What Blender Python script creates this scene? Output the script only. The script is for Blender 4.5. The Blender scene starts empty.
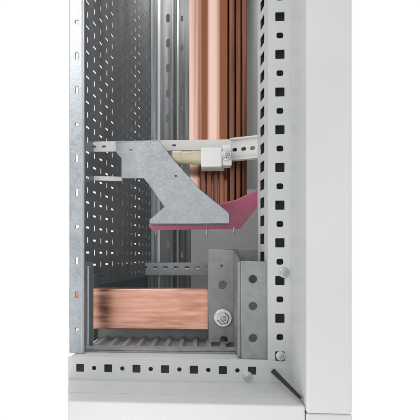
import bpy, math, random
from mathutils import Matrix, Vector
random.seed(4)
sc=bpy.context.scene
S=0.001
F=600.0; D=600.0; TH=math.radians(5.0)
VX,HY=204.0,255.0
PX0=VX-F*math.tan(TH)
def XX(px,Y):
    k=(px-PX0)/F
    return (Y+D)*(k*math.cos(TH)-math.sin(TH))/(math.cos(TH)+k*math.sin(TH))
def ZZ(py,Y,X=0):
    d=(Y+D)*math.cos(TH)-X*math.sin(TH)
    return (HY-py)*d/F
def P(px,py,Y):
    x=XX(px,Y); return (x,Y,ZZ(py,Y,x))
# ---------------------------------------------------------------- materials
def newmat(name):
    m=bpy.data.materials.new(name); m.use_nodes=True
    n=m.node_tree; b=n.nodes['Principled BSDF']; return m,n,b
def mk(name,c1,c2,metal=0,rough=(.35,.5),scale=(1,1,1),ns=60,bump=.1,bscale=800,detail=6,vor=0,vw=.3,bd=.0006,pos=(.32,.68),bdet=3,loc=(0,0,0)):
    m,n,b=newmat(name); N=n.nodes; L=n.links
    tc=N.new('ShaderNodeNewGeometry'); mp=N.new('ShaderNodeMapping'); mp.inputs['Scale'].default_value=scale
    mp.inputs['Location'].default_value=loc
    L.new(tc.outputs['Position'],mp.inputs['Vector'])
    no=N.new('ShaderNodeTexNoise'); no.inputs['Scale'].default_value=ns; no.inputs['Detail'].default_value=detail
    L.new(mp.outputs[0],no.inputs['Vector'])
    fac=no.outputs['Fac']
    if vor:
        v=N.new('ShaderNodeTexVoronoi'); v.inputs['Scale'].default_value=vor
        L.new(mp.outputs[0],v.inputs['Vector'])
        sp=N.new('ShaderNodeSeparateColor'); L.new(v.outputs['Color'],sp.inputs[0])
        mx=N.new('ShaderNodeMath'); mx.operation='MULTIPLY_ADD'; mx.inputs[1].default_value=vw
        L.new(sp.outputs[0],mx.inputs[0])
        m2=N.new('ShaderNodeMath'); m2.operation='MULTIPLY'; m2.inputs[1].default_value=1-vw; L.new(fac,m2.inputs[0])
        L.new(m2.outputs[0],mx.inputs[2]); fac=mx.outputs[0]
    cr=N.new('ShaderNodeValToRGB'); cr.color_ramp.elements[0].position=pos[0]; cr.color_ramp.elements[1].position=pos[1]
    cr.color_ramp.elements[0].color=(*c1,1); cr.color_ramp.elements[1].color=(*c2,1)
    L.new(fac,cr.inputs[0]); L.new(cr.outputs[0],b.inputs['Base Color'])
    mr=N.new('ShaderNodeMapRange'); mr.inputs['From Min'].default_value=.3; mr.inputs['From Max'].default_value=.7
    mr.inputs['To Min'].default_value=rough[0]; mr.inputs['To Max'].default_value=rough[1]
    L.new(fac,mr.inputs[0]); L.new(mr.outputs[0],b.inputs['Roughness'])
    b.inputs['Metallic'].default_value=metal
    n2=N.new('ShaderNodeTexNoise'); n2.inputs['Scale'].default_value=bscale; n2.inputs['Detail'].default_value=bdet
    L.new(mp.outputs[0],n2.inputs['Vector'])
    bp=N.new('ShaderNodeBump'); bp.inputs['Strength'].default_value=bump; bp.inputs['Distance'].default_value=bd
    L.new(n2.outputs['Fac'],bp.inputs['Height']); L.new(bp.outputs[0],b.inputs['Normal'])
    return m
PAINT=mk('grey_white_paint',(.56,.575,.575),(.595,.61,.605),0,(.42,.52),ns=12,bump=.4,bscale=520)
PAINTI=mk('inner_grey_paint',(.63,.645,.65),(.69,.705,.71),0,(.4,.55),ns=14,bump=.2,bscale=700)
WHITEP=mk('white_plastic',(.84,.85,.84),(.89,.89,.88),0,(.3,.4),ns=40,bump=.05)
ZINC=mk('galvanised_zinc',(.34,.365,.385),(.50,.525,.545),.75,(.22,.36),ns=70,bump=.12,bscale=400,vor=560,vw=.26,pos=(.22,.78))
ZINCB=mk('bright_zinc',(.50,.52,.54),(.68,.70,.71),.8,(.22,.38),scale=(1,1,.05),ns=90,bump=.12,bscale=300)
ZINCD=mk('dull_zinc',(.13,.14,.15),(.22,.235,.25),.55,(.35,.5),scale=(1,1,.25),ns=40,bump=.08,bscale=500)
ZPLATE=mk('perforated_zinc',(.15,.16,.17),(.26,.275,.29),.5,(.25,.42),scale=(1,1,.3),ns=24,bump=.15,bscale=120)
ZINCV=mk('drawn_zinc',(.12,.13,.14),(.34,.36,.375),.5,(.36,.58),scale=(1,1,.03),ns=120,bump=.1,bscale=400,pos=(.38,.62))
HAMMER=mk('cast_zinc',(.255,.265,.265),(.33,.34,.34),.45,(.34,.48),ns=120,bump=.18,bscale=900)
FLOORZ=mk('dull_floor_zinc',(.32,.34,.355),(.43,.45,.465),.15,(.4,.55),ns=90,bump=.1,bscale=500)
COPV=mk('copper_reflection_bands',(.27,.10,.055),(.88,.60,.50),1,(.10,.2),scale=(1,.3,.006),ns=62,bump=.15,bscale=60,bd=.0006,detail=3,pos=(.43,.57),bdet=1,loc=(.013,0,0))  # pale and dark bands in the colour stand in for mirror reflections
COPD=mk('copper_tarnished',(.16,.06,.035),(.40,.18,.12),1,(.2,.4),scale=(1,.3,.03),ns=150,bump=.15,bscale=350,pos=(.35,.65))
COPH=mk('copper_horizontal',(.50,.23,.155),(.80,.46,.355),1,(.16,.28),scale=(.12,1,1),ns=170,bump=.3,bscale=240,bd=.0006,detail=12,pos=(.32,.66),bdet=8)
PINK=mk('red_pink_insulation',(.98,.28,.43),(1.0,.35,.50),0,(.3,.45),ns=50,bump=.1)
BEIGE=mk('beige_plastic',(.60,.52,.35),(.69,.61,.44),0,(.35,.45),ns=50,bump=.05)
BLACK=mk('black_rubber_hole_shade',(.008,.009,.01),(.02,.02,.022),0,(.5,.7),ns=80)  # rubber of the gasket, also the painted dark behind holes and slots
SHADE=mk('dark_hole_shade',(.015,.016,.018),(.09,.095,.10),0,(.5,.7),scale=(1,1,1),ns=22)
STEEL=mk('bright_steel',(.50,.52,.53),(.68,.69,.7),1,(.2,.32),ns=200,bump=.05)
# ---------------------------------------------------------------- builders
def link(o): sc.collection.objects.link(o); return o
def thing(name,label,cat,loc=(0,0,0),group=None):
    e=bpy.data.objects.new(name,None); e.empty_display_size=.02
    e.location=Vector(loc)*S; link(e); e['label']=label; e['category']=cat
    if group: e['group']=group
    bpy.context.view_layer.update()
    return e
def adopt(o,parent=None,label=None,cat=None,group=None,kind=None):
    if parent is not None:
        bpy.context.view_layer.update()
        o.parent=parent; o.matrix_parent_inverse=parent.matrix_world.inverted()
    if label: o['label']=label
    if cat: o['category']=cat
    if group: o['group']=group
    if kind: o['kind']=kind
    return o
def plate(name,outline,holes,O,U,V,th,mat,bev=0.3,parent=None,**kw):
    """sheet with real holes. outline/holes: 2D mm in axes U,V at origin O. thickness th centred"""
    cu=bpy.data.curves.new('c','CURVE'); cu.dimensions='2D'; cu.fill_mode='BOTH'
    cu.extrude=max(th/2-bev,.01)*S; cu.bevel_depth=bev*S; cu.bevel_resolution=1
    for pts in [outline]+list(holes):
        sp=cu.splines.new('POLY'); sp.points.add(len(pts)-1); sp.use_cyclic_u=True
        for i,p in enumerate(pts): sp.points[i].co=(p[0]*S,p[1]*S,0,1)
    co=bpy.data.objects.new('c',cu); link(co); bpy.context.view_layer.update()
    dg=bpy.context.evaluated_depsgraph_get()
    me=bpy.data.meshes.new_from_object(co.evaluated_get(dg)); me.name=name
    bpy.data.objects.remove(co); 
    U=Vector(U).normalized(); V=Vector(V).normalized(); W=U.cross(V)
    M=Matrix((( U.x,V.x,W.x,O[0]*S),(U.y,V.y,W.y,O[1]*S),(U.z,V.z,W.z,O[2]*S),(0,0,0,1)))
    me.transform(M)
    me.materials.clear(); me.materials.append(mat)
    o=bpy.data.objects.new(name,me); link(o)
    return adopt(o,parent,**kw)
def rrect(cx,cy,w,h,r,n=4):
    out=[]
    for sx,sy,a0 in ((1,1,0),(-1,1,90),(-1,-1,180),(1,-1,270)):
        for i in range(n+1):
            a=math.radians(a0+90*i/n); out.append((cx+sx*(w/2-r)+r*math.cos(a),cy+sy*(h/2-r)+r*math.sin(a)))
    return out
def circ(cx,cy,r,n=20): return [(cx+r*math.cos(2*math.pi*i/n),cy+r*math.sin(2*math.pi*i/n)) for i in range(n)]
def frontal(name,pts,holes,Y,th,mat,parent=None,bev=.3,**kw):
    return plate(name,pts,holes,(0,Y,0),(1,0,0),(0,0,1),th,mat,bev,parent,**kw)
def pp(pts,Y): return [(P(a,b,Y)[0],P(a,b,Y)[2]) for a,b in pts]
def pc(px,py,Y): q=P(px,py,Y); return (q[0],q[2])
def mesh(name,verts,faces,mat,parent=None,bevel=0,seg=2,smooth=False,**kw):
    me=bpy.data.meshes.new(name); me.from_pydata([Vector(v)*S for v in verts],[],faces); me.update()
    me.materials.append(mat); o=bpy.data.objects.new(name,me); link(o)
    if smooth:
        for p in me.polygons: p.use_smooth=True
    if bevel:
        b=o.modifiers.new('b','BEVEL'); b.width=bevel*S; b.segments=seg; b.limit_method='ANGLE'
    return adopt(o,parent,**kw)
BF=[(0,1,2,3),(7,6,5,4),(0,4,5,1),(1,5,6,2),(2,6,7,3),(3,7,4,0)]
def box(name,x0,x1,y0,y1,z0,z1,mat,parent=None,bevel=.6,**kw):
    v=[(x0,y0,z0),(x0,y1,z0),(x1,y1,z0),(x1,y0,z0),(x0,y0,z1),(x0,y1,z1),(x1,y1,z1),(x1,y0,z1)]
    return mesh(name,v,BF,mat,parent,bevel,**kw)
def lathe(name,c,axis,prof,mat,n=24,parent=None,smooth=True,bevel=0,**kw):
    A=Vector(axis).normalized(); T=A.orthogonal().normalized(); B=A.cross(T)
    v=[];f=[]
    for r,d in prof:
        for i in range(n):
            a=2*math.pi*(i+.5)/n; v.append(Vector(c)+A*d+T*r*math.cos(a)+B*r*math.sin(a))
    for j in range(len(prof)-1):
        for i in range(n):
            f.append((j*n+i,j*n+(i+1)%n,(j+1)*n+(i+1)%n,(j+1)*n+i))
    f.append(tuple(range(n))[::-1]); f.append(tuple((len(prof)-1)*n+i for i in range(n)))
    o=mesh(name,v,f,mat,parent,bevel,**kw)
    if smooth:
        for p in o.data.polygons: p.use_smooth=len(p.vertices)==4
        m=o.modifiers.new('e','EDGE_SPLIT'); m.split_angle=math.radians(35)
    return o
def bolt(c,R,label,axis=(0,-1,0),parent=None,group='hex bolts of the cabinet'):
    t=thing('hex_bolt',label,'bolt',c,group) if parent is None else parent
    lathe('bolt_head',Vector(c)+Vector(axis)*R*.22,axis,[(R*.62,0),(R*.70,R*.08),(R*.70,R*.42),(R*.58,R*.52)],STEEL,6,t,smooth=False,bevel=.2)
    lathe('washer',c,axis,[(R,0),(R,R*.18),(R*.93,R*.22)],STEEL,28,t)
    lathe('threaded_tip',Vector(c)+Vector(axis)*R*.74,axis,[(R*.34,0),(R*.34,R*.16),(R*.24,R*.26)],ZINC,16,t)
    return t
# ---------------------------------------------------------------- cabinet
TOP=650; BK=860
cab=thing('electrical_cabinet','light grey painted steel switchgear cabinet, door off, perforated frame','electrical cabinet',(0,0,-126))
xl=XX(268,0); xr=XX(290,0); zb=ZZ(381,0); zt=ZZ(359,0); xL=XX(68,0)
xw=xl+34                      # recessed inner side wall
hs=[];cx=XX(280,0);i=0
z=ZZ(355,0)
while z<TOP-10:
    hs.append(rrect(cx,z,9.6,9.6,1) if i%2==0 else rrect(cx,z,7.2,6.4,2.2)); z+=18.6; i+=1
frontal('perforated_upright',[(xl,zt),(xr,zt),(xr,TOP),(xl,TOP)],hs,1,2,PAINT,cab)
hs=[];x=XX(80,0);i=0
while x<XX(266,0):
    hs.append(rrect(x,ZZ(370,0),8.6,8.6,1) if i%2==0 else rrect(x,ZZ(370,0),5,5,2.4)); x+=14.4; i+=1
frontal('perforated_sill_rail',[(xL,zb),(xr,zb),(xr,zt-.15),(xL,zt-.15)],hs,1,2,PAINT,cab)
# splayed side flange with tall slots
hs=[];z=-2
while z<TOP-10:
    hs.append(rrect(25,z,24,11,2)); z+=18.6
plate('slotted_side_flange',[(0,zt),(48,zt),(48,TOP),(0,TOP)],hs,(xl-.4,3,0),(-5,48,0),(0,0,1),.7,PAINT,.15,cab)
box('upright_shade_box',xl+2,xr-1,10,60,zb,TOP,BLACK,cab)  # added black box, darkens the upright's holes in place of real shade
box('flange_shade_box',xl-2.5,xl+1.8,36,50,zt+1,TOP,BLACK,cab,.2)  # added black piece so the flange slots look dark inside
box('sill_shade_box',xL+2,xl+1.5,10,30,zb+1,zt-3,SHADE,cab)  # added box, its dark colour stands for the shade behind the sill holes
box('sill_top',xL+1,xl-2,3,34,zt-2.5,zt-.5,PAINTI,cab)
v=[(xr,2.2,zb),(xr,-59,zb),(xr,-59,TOP),(xr,2.2,TOP),(xr+3,2.2,zb),(xr+3,-59,zb),(xr+3,-59,TOP),(xr+3,2.2,TOP)]
mesh('upright_reveal',v,BF,PAINT,cab)
xa=XX(68,-90); xm=xL+(xa-xL)*.655
v=[(xL,2.2,zb-.2),(xm,-59,zb-.2),(xr+2,-59,zb-.2),(xr+2,2.2,zb-.2),(xL,2.2,zb-3),(xm,-59,zb-3),(xr+2,-59,zb-3),(xr+2,2.2,zb-3)]
mesh('sill_reveal',v,BF,PAINT,cab)
box('surround_upright',xr,XX(352,-94),-95,-59.0,ZZ(411,-94),TOP,PAINT,cab,2.2,seg=4)
xe=xr-.2
v=[(xm,-59.02,-190),(xm,-59.02,zb-.2),(xe,-59.02,zb-.2),(xe,-59.02,-190),(xa,-91,-190),(xa,-91,zb-.2),(xe,-91,zb-.2),(xe,-91,-190)]
mesh('surround_sill',v,BF,PAINT,cab,1.6,seg=4)
box('surround_plinth',xr+.3,XX(352,-90),-91,-59.1,-190,ZZ(412,-94),PAINT,cab,1.2)
box('corner_filler',xr-6,XX(350,-57),-58.5,-50,-188,zb-3.4,PAINTI,cab,.5)
g0=P(272.5,370.5,-2); g1=P(301,398.5,-84)
a=Vector(g0);b=Vector(g1);s=Vector((.7,0,.7))*2.5;w=Vector((0,3,0))
mesh('mitre_gasket',[a-s,b-s*.6,b+s*.6,a+s,a-s+w,b-s*.6+w,b+s*.6+w,a+s+w],BF,BLACK,cab,.4)
box('inner_side_wall',xw,xw+3,50,BK,zt-30,TOP,PAINTI,cab)
bx=XX(142,BK)
box('back_wall',bx,xw+3,BK+1,BK+4,zt-30,TOP,PAINTI,cab)
box('roof_plate',-190,xw+3,4,BK+4,TOP+1,TOP+4,PAINTI,cab)
box('floor_plate',-137,xw,36,BK,zt-8,zt-5,FLOORZ,cab)
box('lower_side_sheet',-139,-137,142,BK,zt-5,-24,ZINCD,cab)
box('upper_side_sheet',-172,-170,530,BK,-24,TOP,ZINCD,cab)
Y=500
frontal('partition_panel',[(XX(191,Y),zt-4),(xw-1,zt-4),(xw-1,ZZ(190,Y)),(XX(191,Y),ZZ(190,Y))],[],Y,2,PAINTI,cab)
e=thing('cross_rail','galvanised slotted cross rail low behind the copper bars','steel rail',(-40,470,-40))
xa1,xa2=XX(118,470),xw-2
hs=[rrect(xx,-22,9,4,1.9) for xx in [xa1+10+i*19 for i in range(int((xa2-xa1-12)/19))]]
frontal('rail_face',[(xa1,-36),(xa2,-36),(xa2,-14),(xa1,-14)],hs,470,2,ZINC,e)
box('rail_lip',xa1,xa2,471.2,490,-16,-14.2,ZINC,e)
# ---------------------------------------------------------------- floor furniture
for k,(y0,y1,zh) in enumerate(((44,70,6),(150,172,20))):
    e=thing('floor_rail','galvanised steel rail lying across the cabinet floor','steel rail',(-40,y0,zt-5),'floor rails')
    hs=[rrect(x,(y1-y0)/2,12,5,2.4) for x in range(-118,28,24)]
    plate('rail_top',[(-134,0),(34,0),(34,y1-y0),(-134,y1-y0)],hs,(0,y0,zt-5+zh),(1,0,0),(0,1,0),1.6,FLOORZ,.2,e)
    box('rail_lip',-134,34,y0,y0+1.6,zt-4.5,zt-6+zh,FLOORZ,e)
v=[];f=[];prof=[]
x=-132
while x<28:
    prof+=[(x,0),(x+6,0),(x+8,4),(x+12,4),(x+14,0)]; x+=16
for yy in (74,148):
    v+=[(px_,yy,zt-2+h) for px_,h in prof]
for yy in (74,148):
    v+=[(px_,yy,zt-3.4+h) for px_,h in prof]
m=len(prof)
for i in range(m-1):
    f.append((i,i+1,m+i+1,m+i)); f.append((2*m+i,3*m+i,3*m+i+1,2*m+i+1))
    f.append((i,2*m+i,2*m+i+1,i+1)); f.append((m+i,m+i+1,3*m+i+1,3*m+i))
mesh('ridged_gland_plate',v,f,FLOORZ,None,.4,label='grey pressed metal gland plate with regular ridges on floor',cat='gland plate')
# ---------------------------------------------------------------- perforated mounting plate
nx,ny=XX(84,120),120; fx,fy=XX(151,520),520
L=math.hypot(fx-nx,fy-ny); U=((fx-nx)/L,(fy-ny)/L,0)
zlow=ZZ(287,120,nx)
hs=[]
cols=14; pitch=L/cols
for c in range(cols):
    a=pitch*(c+.5); r=0; z=zlow+11
    while z<TOP-30:
        if (c+r)%2==0: hs.append(rrect(a,z,14,2.6,1.2,2))
        else: hs.append(rrect(a,z,4.2,8,1.8,2))
        z+=15.5; r+=1
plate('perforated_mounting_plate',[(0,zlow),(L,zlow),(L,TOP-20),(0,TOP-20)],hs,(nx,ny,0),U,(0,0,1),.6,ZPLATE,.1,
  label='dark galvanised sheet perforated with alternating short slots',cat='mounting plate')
# ---------------------------------------------------------------- near zinc upright
Y=25
x0,x1=XX(70,Y),XX(84,Y)
e=thing('slotted_steel_post','bright galvanised upright strip with small slots at the cabinet opening','steel post',(x0,Y,zt))
hs=[rrect((x0+x1)/2,zz,4.2,9,2) if k%3 else circ((x0+x1)/2,zz,2.6) for k,zz in enumerate(range(-78,600,36))]
frontal('post_face',[(x0,zt+.5),(x1,zt+.5),(x1,TOP-2),(x0,TOP-2)],hs,Y,2,ZINC,e,.6)
box('post_return',x0,x0+1.6,Y+1.1,Y+22,zt+.5,TOP-2,ZINC,e)
box('post_ridge',x1-2.4,x1-.8,Y-2.6,Y-1.1,zt+.5,TOP-2,ZINCB,e,.5)
box('post_inner_return',x1-1.6,x1,Y+1.1,Y+9,zt+.5,TOP-2,ZINCD,e)
Y=70
e=thing('lower_support_strip','narrow dark galvanised strip beside the copper bar end','steel strip',(XX(86,Y),Y,zt))
frontal('strip_face',pp([(83,361),(93,361),(93,262),(83,262)],Y),[],Y,2,ZINCD,e)
box('strip_edge',XX(88,Y),XX(90,Y),Y-7,Y-1.1,ZZ(361,Y),ZZ(266,Y),ZINCB,e)
# ---------------------------------------------------------------- rear uprights
e=thing('rear_profile','streaked galvanised channel uprights behind the mounting plate','steel profile',(XX(165,540),540,0))
Y=545
hs=[rrect(XX(168,Y),zz,7,16,3) for zz in range(20,600,48)]
frontal('profile_face',[(XX(151,Y),zt),(XX(173,Y),zt),(XX(173,Y),TOP-2),(XX(151,Y),TOP-2)],hs,Y,2,ZINCV,e)
box('profile_ridge',XX(158,Y),XX(161,Y),Y-12,Y-1.2,zt,TOP-2,ZINCB,e)
box('profile_return',XX(173,Y)+.2,XX(173,Y)+2,Y+1,Y+60,zt,TOP-2,ZINCD,e)
Y=620
frontal('second_face',[(XX(175.5,Y),zt),(XX(191,Y),zt),(XX(191,Y),TOP-2),(XX(175.5,Y),TOP-2)],[rrect(XX(182,Y),zz,5,12,2.4) for zz in range(0,600,60)],Y,2,ZINCV,e)
box('second_ridge',XX(177,Y),XX(179,Y),Y-10,Y-1.2,zt,TOP-2,ZINCB,e)  # bright zinc ridge standing on the second face
# ---------------------------------------------------------------- vertical copper busbars
zB=58
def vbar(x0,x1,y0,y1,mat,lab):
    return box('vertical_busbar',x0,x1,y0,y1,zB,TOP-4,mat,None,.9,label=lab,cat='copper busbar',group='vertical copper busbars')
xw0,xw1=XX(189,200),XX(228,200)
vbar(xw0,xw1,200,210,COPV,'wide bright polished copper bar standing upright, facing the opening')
for k in range(2):
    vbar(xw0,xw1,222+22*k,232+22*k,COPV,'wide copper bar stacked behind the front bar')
xx=XX(229.3,190)
for k in range(3):
    vbar(xx+k*8,xx+k*8+7,189+k*3,262,COPD,'narrow edge-on copper bar in the stacked busbar pack')
for k in range(4):
    x=XX(200,180)+k*8.2
    box('bar_end',x,x+6.8,174+k,186,zB,ZZ(158,180),COPD,None,.8,label='short tarnished copper bar end beneath the clamp',cat='copper bar',group='short copper bar ends')
# ---------------------------------------------------------------- pink sheet (flat, slightly inclined)
A=Vector(P(149,227,168));B=Vector(P(240,228,205));C=Vector(P(269,188,172))
nn=(B-A).cross(C-A).normalized(); cam0=Vector((0,-D,0))
def onplane(px,py):
    d=Vector(P(px,py,0))-cam0; t=(A-cam0).dot(nn)/d.dot(nn); return cam0+d*t
pts=[onplane(*q) for q in ((149,226),(152,230),(240,229),(269,192),(269,186),(236,201),(196,210),(152,222))]
if nn.z<0: nn=-nn
vv=[tuple(p) for p in pts]+[tuple(p+nn*2.5) for p in pts]
n=len(pts)
mesh('insulating_sheet',vv,[tuple(range(n)),tuple(range(2*n-1,n-1,-1))]+[(i,i+n,(i+1)%n+n,(i+1)%n) for i in range(n)],PINK,None,
  label='flat pink insulating sheet under the copper bar ends',cat='insulating sheet')
# ---------------------------------------------------------------- gusset bracket
Y=130
e=thing('gusset_bracket','galvanised sheet steel gusset bracket holding the busbar clamp','steel bracket',P(165,222,Y))
out=pp([(116,143),(160,142),(163,147),(176,163),(200,190),(226,211),(229,214),(229,223),(150,223),(150,220),(157,214),(165,207),(149,184),(144,178),(122,178),(122,158),(117,153)],Y)
frontal('bracket_plate',out,[circ(*pc(176,176,Y),1.6),circ(*pc(131,150,Y),1.4)],Y,2.2,ZINC,e,.6)
b0=P(150,224,Y);b1=P(229,224,Y)
box('bottom_flange',b0[0],b1[0],Y+1.3,Y+34,b0[2]-.4,b0[2]+1.6,ZINC,e)
box('top_flange',P(116,142,Y)[0],P(160,142,Y)[0],Y+1.3,Y+26,P(0,144.5,Y)[2],P(0,142.6,Y)[2],ZINC,e)
# ---------------------------------------------------------------- white rail
Y=160
e=thing('clamp_rail','slim white slotted rail carrying the busbar clamps','support rail',P(200,145,Y))
za=ZZ(140,Y); zc=ZZ(150,Y)
frontal('rail_face',[(XX(88,Y),zc),(XX(230,Y),zc),(XX(230,Y),za),(XX(88,Y),za)],[rrect(XX(q,Y),(za+zc)/2,6,3,1.4) for q in (94,104,174)],Y,2,WHITEP,e)
frontal('lower_strip',pp([(87,180),(122,181),(122,177),(87,176)],Y),[],Y,1.6,WHITEP,e)
box('rail_lip',XX(88,Y),XX(230,Y),Y+1.2,Y+14,za-1.8,za,WHITEP,e)
def oblique(name,pa,pb,h0,h1,hol,mat,par,th=2):
    a=Vector((pa[0],pa[1],0)); b=Vector((pb[0],pb[1],0)); Lx=(b-a).length; u=(b-a).normalized()
    return plate(name,[(0,h0),(Lx,h0),(Lx,h1),(0,h1)],[rrect(Lx*q,hz,ww,hh,rr) for q,hz,ww,hh,rr in hol],a,u,(0,0,1),th,mat,.3,par)
pa=P(230,0,158); pb=(xl+18,134)
z1=ZZ(140,160);z3=ZZ(162,160)
oblique('rail_arm',pa,pb,z3,z1,[(q,(z1+z3)/2,7,5,2.2) for q in (.12,.34,.56,.78)],WHITEP,e)
a=Vector((pa[0],pa[1]-1.6,0));b=Vector((pb[0],pb[1]-1.6,0))
for nm,h in (('arm_top_lip',z1),('arm_bottom_lip',z3+2)):
    o=Vector((0,0,h)); w=Vector((0,-7,0)); t=Vector((0,0,-2))
    mesh(nm,[a+w+o+t,b+w+o+t,b+w+o,a+w+o,a+o+t,b+o+t,b+o,a+o],BF,WHITEP,e,.4)
# ---------------------------------------------------------------- clamp
Y=118
e=thing('busbar_clamp','white plastic clamp block with beige rod and steel bolt','busbar clamp',P(215,168,Y))
p0=P(201,167,Y);p1=P(222,147,Y)
v=[(p0[0],Y,p0[2]),(p0[0],Y+38,p0[2]),(p1[0]+4,Y+38,p0[2]),(p1[0],Y,p0[2]),(p0[0],Y,p1[2]),(p0[0]+3,Y+38,p1[2]+5),(p1[0]+4,Y+38,p1[2]+5),(p1[0],Y,p1[2])]
mesh('clamp_block',v,BF,WHITEP,e,1.4,seg=3)
p2=P(221,165.5,Y+3);p3=P(232,144,Y+3)
box('clamp_jaw',p1[0]+.3,p3[0],Y+3,Y+26,p2[2],p3[2],WHITEP,e,1.6,seg=3)
c=Vector(P(172,158,Y+22)); R=(ZZ(151,Y+22)-ZZ(165,Y+22))/2
ln=P(202,0,Y+22)[0]-c[0]
lathe('insulating_rod',c,(1,0,0),[(R*.9,0),(R,1.2),(R,ln*.3),(R*.93,ln*.32),(R*.93,ln*.64),(R,ln*.66),(R,ln)],BEIGE,28,e)
bolt(P(226.5,155,Y+2),6.2,'',parent=e)
for q in ((156,230),(207,231),(234,229)):
    c=P(q[0],q[1]-2,190)
    lathe('hanging_stud',c,(0,0,-1),[(1.6,0),(1.6,6),(.9,9)],STEEL,14,None,label='small steel stud end hanging beneath the insulating sheet',cat='stud',group='studs under the sheet')
# ---------------------------------------------------------------- horizontal copper bars
Y=120
zt0,zb0=ZZ(289,Y),ZZ(330,Y)
for k in range(2):
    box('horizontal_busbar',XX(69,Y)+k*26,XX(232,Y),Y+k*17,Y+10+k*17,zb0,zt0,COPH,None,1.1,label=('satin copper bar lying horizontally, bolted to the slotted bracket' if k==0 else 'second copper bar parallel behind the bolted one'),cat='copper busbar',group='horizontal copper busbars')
# ---------------------------------------------------------------- slotted mounting bracket
Y=104
e=thing('mounting_bracket','matte grey zinc angle bracket with large round holes','mounting bracket',P(238,362,Y))
R=5.4
zf0=zt+2; zf1=ZZ(250,Y)
X0=XX(209,Y); Xm=XX(236.5,Y)
frontal('bracket_flange',[(X0,zf0),(Xm,zf0),(Xm,zf1),(X0,zf1)],[circ(*pc(223,285,Y),R,28),circ(*pc(222,266,Y),2.2),circ(*pc(224,340,Y),R,28)],Y,4,HAMMER,e,1)
Y2=6.5; Xr=xl-1.8
zg=ZZ(262,Y2)
frontal('bracket_channel',[(Xm,zt+.2),(Xr,zt+.2),(Xr,zg),(Xm,zg)],[circ(*pc(253,q,Y2),R*.9,28) for q in (279,306,338)],Y2,4,HAMMER,e,1)
v=[(Xm-4,Y2+2.2,zt+.5),(Xm-.3,Y2+2.2,zt+.5),(Xm-.3,Y-2.2,zt+.5),(Xm-4,Y-2.2,zt+.5),(Xm-4,Y2+2.2,zg),(Xm-.3,Y2+2.2,zg),(Xm-.3,Y-2.2,zf1),(Xm-4,Y-2.2,zf1)]
mesh('bracket_web',v,BF,HAMMER,e,.9)
box('bracket_rear_tab',Xm+.2,Xr+8,Y+2,Y+6,ZZ(300,Y),ZZ(250,Y),HAMMER,e)
bolt(P(223,318,101.5),10.5,'large steel hex bolt with washer through the zinc bracket')
bolt(P(284,273,-.5),4.6,'small steel hex bolt on the perforated upright')
bolt(P(280.5,356,-.5),4.6,'small steel hex bolt on the perforated upright')
bolt(P(247.5,376,-.5),4.6,'small steel hex bolt on the perforated sill')
# ---------------------------------------------------------------- world, light
w=bpy.data.worlds.new('World'); sc.world=w; w.use_nodes=True
w.node_tree.nodes['Background'].inputs[0].default_value=(1,1,1,1)
w.node_tree.nodes['Background'].inputs[1].default_value=1.0
def area(loc,tgt,size,power,col=(1,1,1)):
    l=bpy.data.lights.new('lamp','AREA'); l.size=size*S; l.energy=power; l.color=col
    o=bpy.data.objects.new('lamp',l); link(o); o.location=Vector(loc)*S
    o.rotation_euler=(Vector(tgt)-Vector(loc)).to_track_quat('-Z','Y').to_euler()
area((-420,-900,620),(0,200,0),300,1.2)
area((-35,330,620),(-30,330,0),130,1.1,(1,.98,.95))  # unseen lamp added below the roof plate to lighten the interior
area((-90,-330,-300),(40,180,60),120,.35)  # low lamp added out of view to brighten the pink sheet's underside
sc.view_settings.view_transform='Standard'; sc.view_settings.look='None'; sc.view_settings.exposure=0
# ---------------------------------------------------------------- camera
cd=bpy.data.cameras.new('Camera'); cam=bpy.data.objects.new('Camera',cd); link(cam)
cam.location=(0,-D*S,0); cam.rotation_euler=(math.pi/2,0,TH)
cd.sensor_width=36; cd.lens=F/420*36; cd.shift_x=(210-PX0)/420; cd.shift_y=(HY-210)/420
cd.clip_start=.02; cd.clip_end=50
sc.camera=cam
